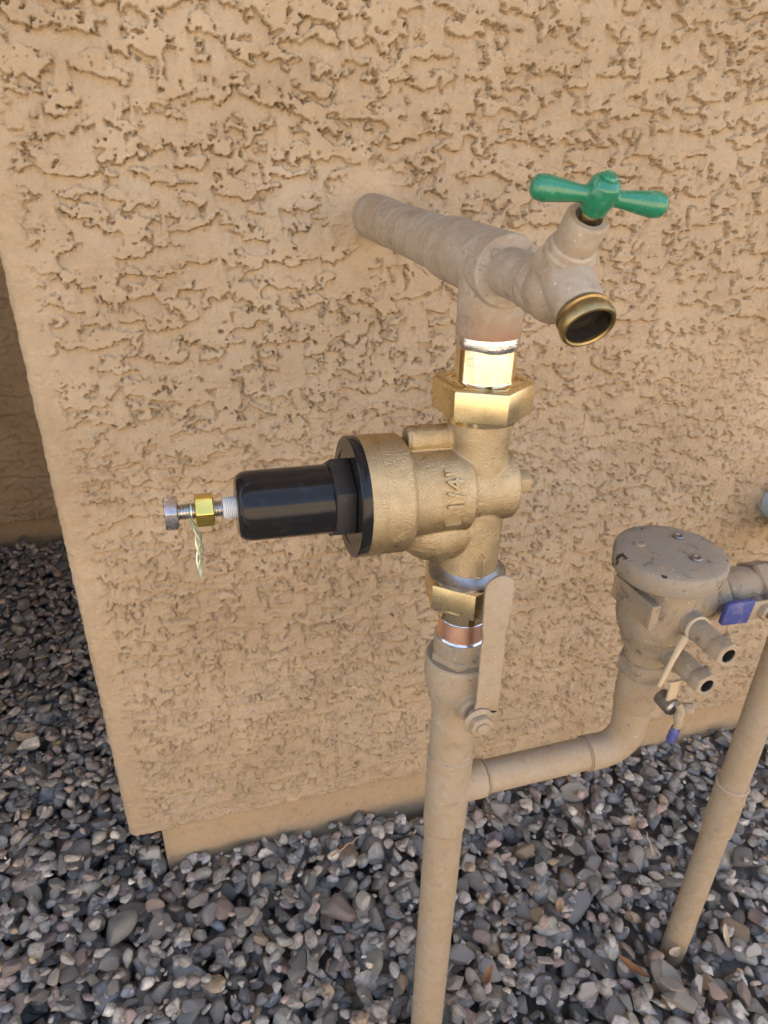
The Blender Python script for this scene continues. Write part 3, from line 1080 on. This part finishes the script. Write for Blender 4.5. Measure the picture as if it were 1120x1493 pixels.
def text_on_barrel(txt, size, depth, radius, s_mid, ang_mid, parent, mat):
    cu = bpy.data.curves.new('lettering', 'FONT')
    cu.body = txt
    cu.size = size
    cu.extrude = depth
    cu.offset = 0.0
    cu.bevel_depth = 0.0003
    cu.resolution_u = 3
    cu.align_x = 'CENTER'
    cu.align_y = 'CENTER'
    cu.space_character = 1.12
    tmp = bpy.data.objects.new('tmp', cu)
    COL.objects.link(tmp)
    me = bpy.data.meshes.new_from_object(tmp.evaluated_get(bpy.context.evaluated_depsgraph_get()))
    bpy.data.objects.remove(tmp)
    # reading direction climbs the barrel, letter tops point to the spring chamber
    e1 = V(0, -1, 0)
    e2 = A.cross(e1)
    if e2.z < 0:
        e2 = -e2
    org = Vector(parent['_b'])
    for v in me.vertices:
        a_ = ang_mid + v.co.x / radius
        r_ = radius + v.co.z
        p = RO + A * (s_mid + v.co.y) + (e1 * math.cos(a_) + e2 * math.sin(a_)) * r_
        v.co = p - org
    me.materials.clear()
    me.materials.append(mat)
    o = bpy.data.objects.new('lettering', me)
    o['_b'] = list(org)
    COL.objects.link(o)
    o.parent = parent
    o['label'] = 'raised cast size marking 1 1/4"'
    return o


text_on_barrel('1 1/4"', 0.0145, 0.0019, 0.0286, 0.0240, 0.18, rg, CAST)
# raised flow arrow on the lower neck
aa = math.atan2(-0.378, -0.176) + math.radians(24)
pts2 = [(-0.0026, -0.0620), (-0.0026, -0.0490), (-0.0044, -0.0482), (0.0, -0.0415), (0.0044, -0.0482), (0.0026, -0.0490), (0.0026, -0.0620), (-0.0026, -0.0620)]
path = []
for (u0, z0), (u1, z1) in zip(pts2[:-1], pts2[1:]):
    for k in range(4):
        f_ = k / 4
        u_, z_ = u0 + (u1 - u0) * f_, z0 + (z1 - z0) * f_
        q = aa + u_ / 0.0203
        path.append((0.0203 * math.cos(q), 0.0203 * math.sin(q), z_))
MB().tube(path + [path[0]], 0.0009, 8).build('flow_arrow', CAST, rg)

# ---- foil tag hanging on the adjusting screw
HT = RO + A * 0.1775
b = MB()
N_ = 30
for st in range(3):
    pth = []
    for k in range(N_):
        f_ = k / (N_ - 1)
        c_ = HT + V(0.0020 * math.sin(f_ * 5) + 0.0045 * f_ - 0.001, -0.0052 + 0.002 * math.sin(f_ * 3.0), -0.002 - (0.0400 + 0.0015 * st) * f_)
        sp = 0.0004 + 0.0017 * math.sin(math.pi * min(1.0, f_ * 1.02)) ** 1.5
        an = st * 2.094 + f_ * 7.5
        pth.append(c_ + V(math.cos(an) * sp, math.sin(an) * sp * 0.7, 0))
    b.tube(pth, [0.00052] * (N_ - 2) + [0.0004, 0.00025], 8)
b.lathe([(0.0050, -0.0004), (0.0062, -0.0004), (0.0062, 0.0004), (0.0050, 0.0004)], HT, A, 28, cap=False, loop=True)
tag(b.build('wire_tie', TAGM, base=tuple(HT)), 'thin pale green twisted metal tie dangling from the adjusting screw', 'wire tie')

# ---- ball valve on the riser
bv = thing('ball_valve', (0, 0, -0.245), 'tan painted ball valve with upright lever below the regulator', 'valve')
MB().lathe([(0.0174, -0.1235), (0.0174, -0.1045)], (0, 0, 0), (0, 0, 1), 56).build('copper_stub', COPPER, bv)
ring(0.0174, -0.1045, 0.0011).build('solder_bead', SOLDER, bv)
ring(0.0176, -0.1215, 0.0016).build('solder_bead', SOLDER, bv)
b = MB()
b.lathe([(0.0168, -0.1212), (0.0190, -0.1218), (0.0194, -0.1235), (0.0196, -0.1350), (0.0180, -0.1400)], (0, 0, 0), (0, 0, 1), 56)
b.hexa(0.0222, -0.1440, -0.1345, hint=FACE, ch=0.0012)
b.build('adapter', PAINT_G, bv, bevel=0.0005)
b = MB()
b.lathe([(0.0190, -0.1412), (0.0242, -0.1416), (0.0252, -0.1435), (0.0252, -0.1590), (0.0238, -0.1680), (0.0205, -0.1800), (0.0182, -0.1890),
         (0.0176, -0.1960), (0.0174, -0.2450)], (0, 0, 0), (0, 0, 1), 64)
b.lathe([(0.0110, 0.010), (0.0108, 0.0290), (0.0085, 0.0305)], (0.002, 0, -0.172), (0, -1, 0), 40)
b.build('body', PAINT, bv, remesh=0.0007, smooth=2)
MB().lathe([(0.0185, -0.1420), (0.0192, -0.1405), (0.0238, -0.1407), (0.0244, -0.1422)], (0, 0, 0), (0, 0, 1), 56, cap=False).build('end_ring', PAINT_G, bv)
# lever: flat bar with rounded end, waist and a cranked foot round the stem
LY = -0.0385
lev = [(-0.0090, -0.168), (-0.0080, -0.153), (-0.0086, -0.105), (-0.0078, -0.098), (-0.0092, -0.091), (-0.0100, -0.066)]
arc_ = [(0.0 - 0.0100 * math.cos(k * math.pi / 12), -0.0600 + 0.0098 * math.sin(k * math.pi / 12)) for k in range(13)]
rgt = [(0.0100, -0.066), (0.0092, -0.091), (0.0078, -0.098), (0.0086, -0.105), (0.0094, -0.153), (0.0090, -0.168)]
poly = [(a_ + 0.0066, c_) for a_, c_ in lev + arc_ + rgt]
lv = MB().prism(poly, (0, LY, 0), (1, 0, 0), (0, 0, 1), -0.0022).build('lever', PAINT, bv, bevel=0.0005)
MB().prism([(-0.0105, -0.181), (0.0105, -0.181), (0.0135, -0.166), (-0.0040, -0.162)], (0.003, -0.0345, 0), (1, 0, 0), (0, 0, 1), 0.0040).build('lever_foot', PAINT, lv, bevel=0.0005)
NC = V(0.0012, -0.0300, -0.1717)
MB().lathe([(0.0040, 0.0), (0.0045, 0.0185)], NC, (0, -1, 0), 24).build('stem', PAINT_G, bv)
b = MB()
b.lathe([(0.0100, 0.0085), (0.0113, 0.0090), (0.0113, 0.0102), (0.0085, 0.0118)], NC, (0, -1, 0), 40)
b.hexa(0.0088, 0.0108, 0.0168, NC, (0, -1, 0), hint=(0.3, 0, 1), ch=0.0008)
b.lathe([(0.0046, 0.0165), (0.0046, 0.0183), (0.0038, 0.0190)], NC, (0, -1, 0), 24)
b.build('handle_nut', PAINT, bv, bevel=0.0003)

# ---- riser pipe with the branch tee
rp = thing('riser_pipe', (0, 0, -Z0), 'tan painted vertical pipe rising from the gravel under the ball valve', 'pipe')
MB().lathe([(0.0166, -0.70), (0.0166, -0.325)], (0, 0, 0), (0, 0, 1), 56).build('pipe', PAINT, rp)
b = MB()
b.lathe([(0.0176, -0.3275), (0.0182, -0.3250), (0.0184, -0.2420), (0.0178, -0.2400)], (0, 0, 0), (0, 0, 1), 64)
b.lathe([(0.0160, 0.0), (0.0160, 0.030), (0.0152, 0.0315)], (0, 0, -0.2813), (1, 0, 0), 48)
b.build('branch_tee', PAINT, rp, remesh=0.0007, smooth=3)
ring(0.0172, -0.2405, 0.0022).build('solder_bead', PAINT_G, rp)
ring(0.0166, -0.3280, 0.0010).build('solder_bead', PAINT, rp)

# ---- branch pipe to the vacuum breaker
PX, PYz = 0.1675, -0.2813
br = thing('branch_pipe', (0.03, 0, -0.30), 'tan painted horizontal pipe running along the wall base and turning up', 'pipe')
MB().lathe([(0.0138, 0.020), (0.0138, PX - 0.030)], (0, 0, PYz), (1, 0, 0), 48).build('pipe', PAINT, br)
pth = [(PX - 0.038, 0, PYz), (PX - 0.024, 0, PYz)]
for k in range(1, 12):
    a_ = math.pi / 2 * k / 12
    pth.append((PX - 0.022 + 0.022 * math.sin(a_), 0, PYz + 0.022 - 0.022 * math.cos(a_)))
pth += [(PX, 0, PYz + 0.024), (PX, 0, PYz + 0.046)]
MB().tube(pth, [0.0154, 0.0152] + [0.0148] * (len(pth) - 4) + [0.0150, 0.0156], 40).build('elbow', PAINT, br)
ring(0.0146, PX - 0.039, 0.0012, (0, 0, PYz), (1, 0, 0)).build('joint_bead', PAINT_G, br)
ring(0.0146, 0.033, 0.0012, (0, 0, PYz), (1, 0, 0)).build('joint_bead', PAINT_G, br)

# ---- vacuum breaker
vb = thing('vacuum_breaker', (PX, 0, -0.238), 'dusty tan backflow vacuum breaker under a round flat screwed canopy', 'valve')
PO = (PX, 0, 0)
cn = MB().lathe([(0.037, -0.0955), (0.0402, -0.0955), (0.0412, -0.0945), (0.0418, -0.0812), (0.0412, -0.0798), (0.0394, -0.0788), (0.0300, -0.0772), (0.0010, -0.0764)], PO, (0, 0, 1), 72).build('canopy', CHIP, vb, angle=50)
for k, (dx, dy) in enumerate(((-0.020, 0.012), (0.016, 0.014), (0.0085, -0.017))):
    c_ = (PX + dx, dy, -0.0772)
    MB().lathe([(0.0046, 0.0), (0.0046, 0.0012), (0.0040, 0.0019), (0.0024, 0.0021), (0.0020, 0.0010), (0.0006, 0.0010)], c_, (0, 0, 1), 20).build('screw', DULLZ if k else PAINT_G, cn)
b = MB()
b.lathe([(0.0295, -0.0940), (0.0300, -0.1050), (0.0308, -0.1160), (0.0308, -0.1380), (0.0285, -0.1480), (0.0235, -0.1580), (0.0218, -0.1660), (0.0180, -0.1668), (0.0176, -0.1800)], PO, (0, 0, 1), 64)
lug2 = Matrix.Rotation(math.radians(-178), 3, 'Z')
b.prism([(-0.016, -0.124), (0.031, -0.124), (0.031, -0.103), (-0.016, -0.103)], V(PX, 0, 0) + (lug2 @ V(0.0262, 0, 0)), lug2 @ V(0, 1, 0), (0, 0, 1), 0.0075)
b.lathe([(0.0200, 0.020), (0.0200, 0.0395)], (PX, 0, -0.1270), (1, 0, 0), 48)
b.lathe([(0.0105, 0.025), (0.0100, 0.0370)], (PX + 0.005, 0, -0.1240), (0, -1, 0), 32)
b.lathe([(0.0100, 0.020), (0.0095, 0.0340)], (PX + 0.004, 0, -0.1615), (0, -1, 0), 32)
grain(b.build('body', PAINT_G, vb, remesh=0.0008, smooth=1), 0.00011)
MB().hexa(0.0218, -0.1950, -0.1790, PO, (0, 0, 1), hint=(0.2, -1, 0), ch=0.0015).build('union_nut', PAINT_G, vb, bevel=0.0006)
MB().lathe([(0.0166, -0.2320), (0.0173, -0.2305), (0.0178, -0.1955), (0.0168, -0.1945)], PO, (0, 0, 1), 48).build('adapter', PAINT, vb)
ring(0.0174, -0.2150, 0.0012, PO).build('joint_bead', PAINT_G, vb)
MB().lathe([(0.0160, -0.2420), (0.0163, -0.2315)], PO, (0, 0, 1), 48).build('socket', PAINT, vb)
for n_, (c_, ln) in enumerate((((PX + 0.0045, -0.0340, -0.1240), 0.0390), ((PX + 0.0035, -0.0310, -0.1590), 0.0330))):
    D_ = V(0.02, -1, 0.02).normalized()
    ck = MB().lathe([(0.0075, 0.0), (0.0090, 0.002), (0.0090, ln * 0.55), (0.0080, ln * 0.62), (0.0074, ln * 0.72)], c_, D_, 32).build('test_cock', PAINT_G, vb)
    MB().hexa(0.0102, ln * 0.68, ln, c_, D_, hint=(0.2, 0, 1), ch=0.0007, bore=0.0078).build('hex_end', PAINT, ck, bevel=0.0003)
    MB().lathe([(0.0056, ln * 0.70), (0.0088, ln * 0.70), (0.0088, ln * 0.985), (0.0056, ln * 0.995)], c_, D_, 32, cap=False, loop=True).build('end_face', PAINT, ck)
    MB().lathe([(0.0056, ln * 0.97), (0.0052, ln * 0.9), (0.0050, ln * 0.73), (0.0006, ln * 0.73)], c_, D_, 24, cap=False).build('bore', INNER, ck)
    MB().lathe([(0.0040, 0.004), (0.0042, 0.0105), (0.0030, 0.0115)], Vector(c_) + D_ * (ln * 0.62), V(1, 0, 0.25), 20).build('screw_slot_boss', PAINT_G, ck)
# plastic tether looped round the upper cock
tc_ = V(PX + 0.0045, -0.0405, -0.1240)
MB().lathe([(0.0080, -0.0011), (0.0108, -0.0011), (0.0108, 0.0011), (0.0080, 0.0011)], tc_, V(0.0, -1, 0.18), 36, cap=False, loop=True).build('tether', LEAFM['pale'], vb, bevel=0.0002)
MB().tube([tc_ + V(-0.0085, 0, -0.005), tc_ + V(-0.0125, -0.001, -0.0105), tc_ + V(-0.0185, -0.003, -0.022), tc_ + V(-0.0225, -0.004, -0.034), tc_ + V(-0.0245, -0.003, -0.046)],
          [0.0034, 0.0027, 0.0021, 0.0021, 0.0016], 10).build('tether', LEAFM['pale'], vb)
# small shut-off of the lower cock: bracket, loop lever and blue tip
q_ = V(PX - 0.0050, -0.0440, -0.1760)
b = MB()
b.prism([(-0.0042, -0.012), (0.0040, -0.012), (0.0040, 0.0045), (0.0062, 0.0070), (-0.0070, 0.0070), (-0.0042, 0.0035)], q_, (1, 0, 0), (0, 0, 1), -0.0022)
b.build('drain_tab', LEAFM['pale'], vb, bevel=0.0004)
MB().lathe([(0.0068, 0.0), (0.0072, 0.002), (0.0072, 0.014), (0.0055, 0.016)], q_ + V(0.000, 0.012, -0.017), (0.1, -1, -0.1), 28).build('drain_cock', DULLZ, vb)
lv2 = MB().tube([q_ + V(0.0020, -0.005, -0.011), q_ + V(0.0055, -0.0065, -0.017), q_ + V(0.0030, -0.008, -0.023), q_ + V(0.0055, -0.0075, -0.030), q_ + V(0.0042, -0.0075, -0.035)],
                [0.0028, 0.0038, 0.0040, 0.0034, 0.0028], 12).build('drain_lever', PAINT, vb)
MB().tube([q_ + V(0.0045, -0.0075, -0.034), q_ + V(0.0036, -0.0078, -0.040), q_ + V(0.0016, -0.0080, -0.046), q_ + V(0.0006, -0.0080, -0.0485)],
          [0.0034, 0.0040, 0.0036, 0.0020], 14).build('lever_tip', BLUE, lv2)
MB().hexa(0.0046, 0.0, 0.0085, q_ + V(0.0085, -0.004, -0.018), V(0.8, -0.5, 0.2), ch=0.0006).build('drain_nut', PAINT, vb, bevel=0.0003)

# ---- outlet shut-off valve of the vacuum breaker, running off to the right
OZ = -0.1270
ov = thing('outlet_valve', (PX + 0.04, 0, OZ), 'dusty shut-off valve with blue vinyl lever beside the round canopy', 'valve')
MB().hexa(0.0205, 0.0385, 0.0550, (PX, 0, OZ), (1, 0, 0), hint=(0, -1, 0.25), ch=0.0014).build('hex_nut', PAINT_G, ov, bevel=0.0005)
b = MB()
b.lathe([(0.0160, 0.0540), (0.0182, 0.0560), (0.0186, 0.0800), (0.0176, 0.0830), (0.0176, 0.0870)], (PX, 0, OZ), (1, 0, 0), 48)
b.hexa(0.0218, 0.0850, 0.1080, (PX, 0, OZ), (1, 0, 0), hint=(0, -1, 0.55), ch=0.0015)
b.lathe([(0.0185, 0.1070), (0.0185, 0.1250)], (PX, 0, OZ), (1, 0, 0), 48)
b.build('body', PAINT_G, ov, bevel=0.0004)
SX = PX + 0.0755
MB().lathe([(0.0062, 0.014), (0.0058, 0.0300)], (SX, 0, OZ), (0, -1, 0), 24).build('stem', PAINT_G, ov)
l2 = MB().prism([(-0.018, -0.0085), (0.020, -0.0085), (0.046, -0.0075), (0.046, 0.0075), (0.020, 0.0085), (-0.018, 0.0085)], (SX, -0.0285, OZ + 0.001), (1, 0, -0.04), (0.04, 0, 1), 0.0018).build('lever', PAINT, ov, bevel=0.0005)
MB().prism([(-0.0395, -0.0080), (-0.0380, -0.0098), (-0.0140, -0.0105), (-0.0125, 0.0105), (-0.0350, 0.0108), (-0.0385, 0.0090)], (SX, -0.0265, OZ + 0.0010), (1, 0, -0.04), (0.04, 0, 1), 0.0046).build('grip', BLUE, l2, bevel=0.0018)
MB().hexa(0.0078, 0.0285, 0.0355, (SX, 0, OZ), (0, -1, 0), hint=(0.3, 0, 1), ch=0.0007).build('handle_nut', PAINT, ov, bevel=0.0003)
MB().lathe([(0.0036, 0.034), (0.0036, 0.0385), (0.0028, 0.0390)], (SX, 0, OZ), (0, -1, 0), 18).build('stem_end', DULLZ, ov)

# ---- outlet pipe going back into the gravel
DX = 0.314
op = thing('outlet_pipe', (DX, 0, -Z0), 'tan painted pipe with a coupling slanting into the gravel at the right', 'pipe')
op['label'] = 'tan painted pipe with a wide coupling, standing in the gravel beyond the vacuum breaker'
MB().lathe([(0.0137, -0.70), (0.0137, -0.1700)], (DX, 0, 0), (0, 0, 1), 48).build('pipe', PAINT, op)
pth = [(DX - 0.046, 0, OZ), (DX - 0.034, 0, OZ)]
for k in range(1, 10):
    a_ = math.pi / 2 * k / 10
    pth.append((DX - 0.032 + 0.032 * math.sin(a_), 0, OZ - 0.032 + 0.032 * math.cos(a_)))
pth += [(DX, 0, OZ - 0.034), (DX, 0, OZ - 0.048)]
MB().tube(pth, 0.0160, 36).build('elbow', PAINT, op)
MB().lathe([(0.0140, -0.4420), (0.0156, -0.4405), (0.0156, -0.3770), (0.0140, -0.3755)], (DX, 0, 0), (0, 0, 1), 48).build('coupling', PAINT, op)
ring(0.0150, -0.3765, 0.0022, (DX, 0, 0)).build('solder_bead', SOLDER if False else PATINA, op)
ring(0.0146, -0.4418, 0.0012, (DX, 0, 0)).build('solder_bead', PAINT, op)

# ---- blue-grey fitting on the wall, cut by the frame
gf = MB().lathe([(0.022, -0.004), (0.0225, 0.040), (0.033, 0.042), (0.0345, 0.060), (0.0320, 0.076), (0.0200, 0.088), (0.0100, 0.094), (0.0006, 0.095)], (0.541, WALL + 0.01, -0.212), (0, -1, 0), 48)
tag(gf.build('pipe_cap', BGREY, base=(0.541, WALL, -0.212), angle=60), 'rounded blue-grey plastic cap on the wall, cut off by the frame', 'cap')

# ------------------------------------------------------------------ dry leaves and twigs on the gravel
def leaf(name, x, y, ln, wd, az, curl, mat, label, cat, lift=0.001, pitch=0.0):
    ln, wd = ln * 0.75, wd * 0.72
    n, m = 10, 5
    vs_, fs_ = [], []
    for side in (0, 1):
        for i in range(n):
            f_ = i / (n - 1)
            w_ = wd * math.sin(math.pi * (0.06 + 0.9 * f_)) ** 0.8
            for j in range(m):
                s_ = (j / (m - 1) - 0.5) * 2
                px_, py_ = (f_ - 0.5) * ln, s_ * w_ * 0.5
                pz_ = curl * ln * ((f_ - 0.5) ** 2 * 2.2) + abs(s_) ** 1.5 * wd * 0.22 + 0.0006 * math.sin(f_ * 17 + s_ * 3)
                px_, pz_ = px_ * math.cos(pitch) - pz_ * math.sin(pitch), px_ * math.sin(pitch) + pz_ * math.cos(pitch)
                vs_.append((px_ * math.cos(az) - py_ * math.sin(az), px_ * math.sin(az) + py_ * math.cos(az), pz_ - side * 0.0004))
    for side in (0, 1):
        o_ = side * n * m
        for i in range(n - 1):
            for j in range(m - 1):
                fs_.append((o_ + i * m + j, o_ + i * m + j + 1, o_ + (i + 1) * m + j + 1, o_ + (i + 1) * m + j))
    b_ = MB()
    base = V(x, y, hm(x, y) - Z0 + lift)
    b_.add([Vector(p) + base for p in vs_], fs_)
    me_o = b_.build(name, mat, base=tuple(base), angle=60)
    return tag(me_o, label, cat)


def twig(x, y, ln, az, r, mat, label, lift=0.004, pitch=0.1):
    base = V(x, y, hm(x, y) - Z0 + lift)
    rr = random.Random(int(x * 1e4))
    pts_ = []
    for k in range(7):
        f_ = k / 6 - 0.5
        pts_.append(base + V(math.cos(az) * f_ * ln + rr.uniform(-1, 1) * r, math.sin(az) * f_ * ln + rr.uniform(-1, 1) * r, f_ * ln * math.sin(pitch) + 0.002 * math.cos(f_ * 3)))
    o_ = MB().tube(pts_, [r * (1 - 0.5 * k / 6) for k in range(7)], 8).build('twig', mat, base=tuple(base))
    return tag(o_, label, 'twig')


leaf('dry_leaf', 0.0747, 0.0145, 0.030, 0.012, 0.7, 0.9, LEAFM['brown'], 'curled orange-brown dry leaf on the gravel right of the riser pipe', 'leaf')
leaf('dry_leaf', 0.1933, 0.0661, 0.024, 0.012, 1.0, 0.5, LEAFM['tan'], 'tan crumpled dry leaf lying between the two upright pipes', 'leaf')
leaf('dry_leaf', 0.3535, 0.149, 0.032, 0.012, 1.1, 0.6, LEAFM['tan'], 'light brown pointed dry leaf on the gravel near the wall base', 'leaf')
leaf('dry_leaf', 0.3719, -0.0138, 0.034, 0.009, 1.2, 0.3, LEAFM['pale'], 'pale straw-coloured sliver of dry leaf right of the outlet pipe foot', 'leaf', pitch=0.4)
leaf('bark_piece', 0.2442, -0.0152, 0.048, 0.013, -1.0, 0.15, LEAFM['brown'], 'dark brown strip of bark on the gravel left of the outlet pipe foot', 'bark')
leaf('dry_leaf', 0.2962, -0.0170, 0.022, 0.013, 0.2, 0.4, LEAFM['pale'], 'small pale leaf scrap at the foot of the outlet pipe', 'leaf')
leaf('dry_leaf', -0.4174, 0.5159, 0.014, 0.009, 0.4, 0.4, LEAFM['yellow'], 'tiny yellow leaf on the gravel beside the house corner', 'leaf')
twig(0.3579, 0.1191, 0.030, 1.3, 0.0013, LEAFM['pale'], 'short pale twig lying just below the light brown leaf', pitch=0.3)
twig(-0.0348, 0.219, 0.050, 0.35, 0.0014, LEAFM['tan'], 'thin straw-coloured twig on the gravel by the plinth left of the riser', pitch=0.1)
twig(0.075, 0.165, 0.045, -0.9, 0.0014, LEAFM['tan'], 'thin dry twig behind the riser pipe under the branch pipe', pitch=0.2)

for o in scene.objects:
    if '_b' in o:
        del o['_b']
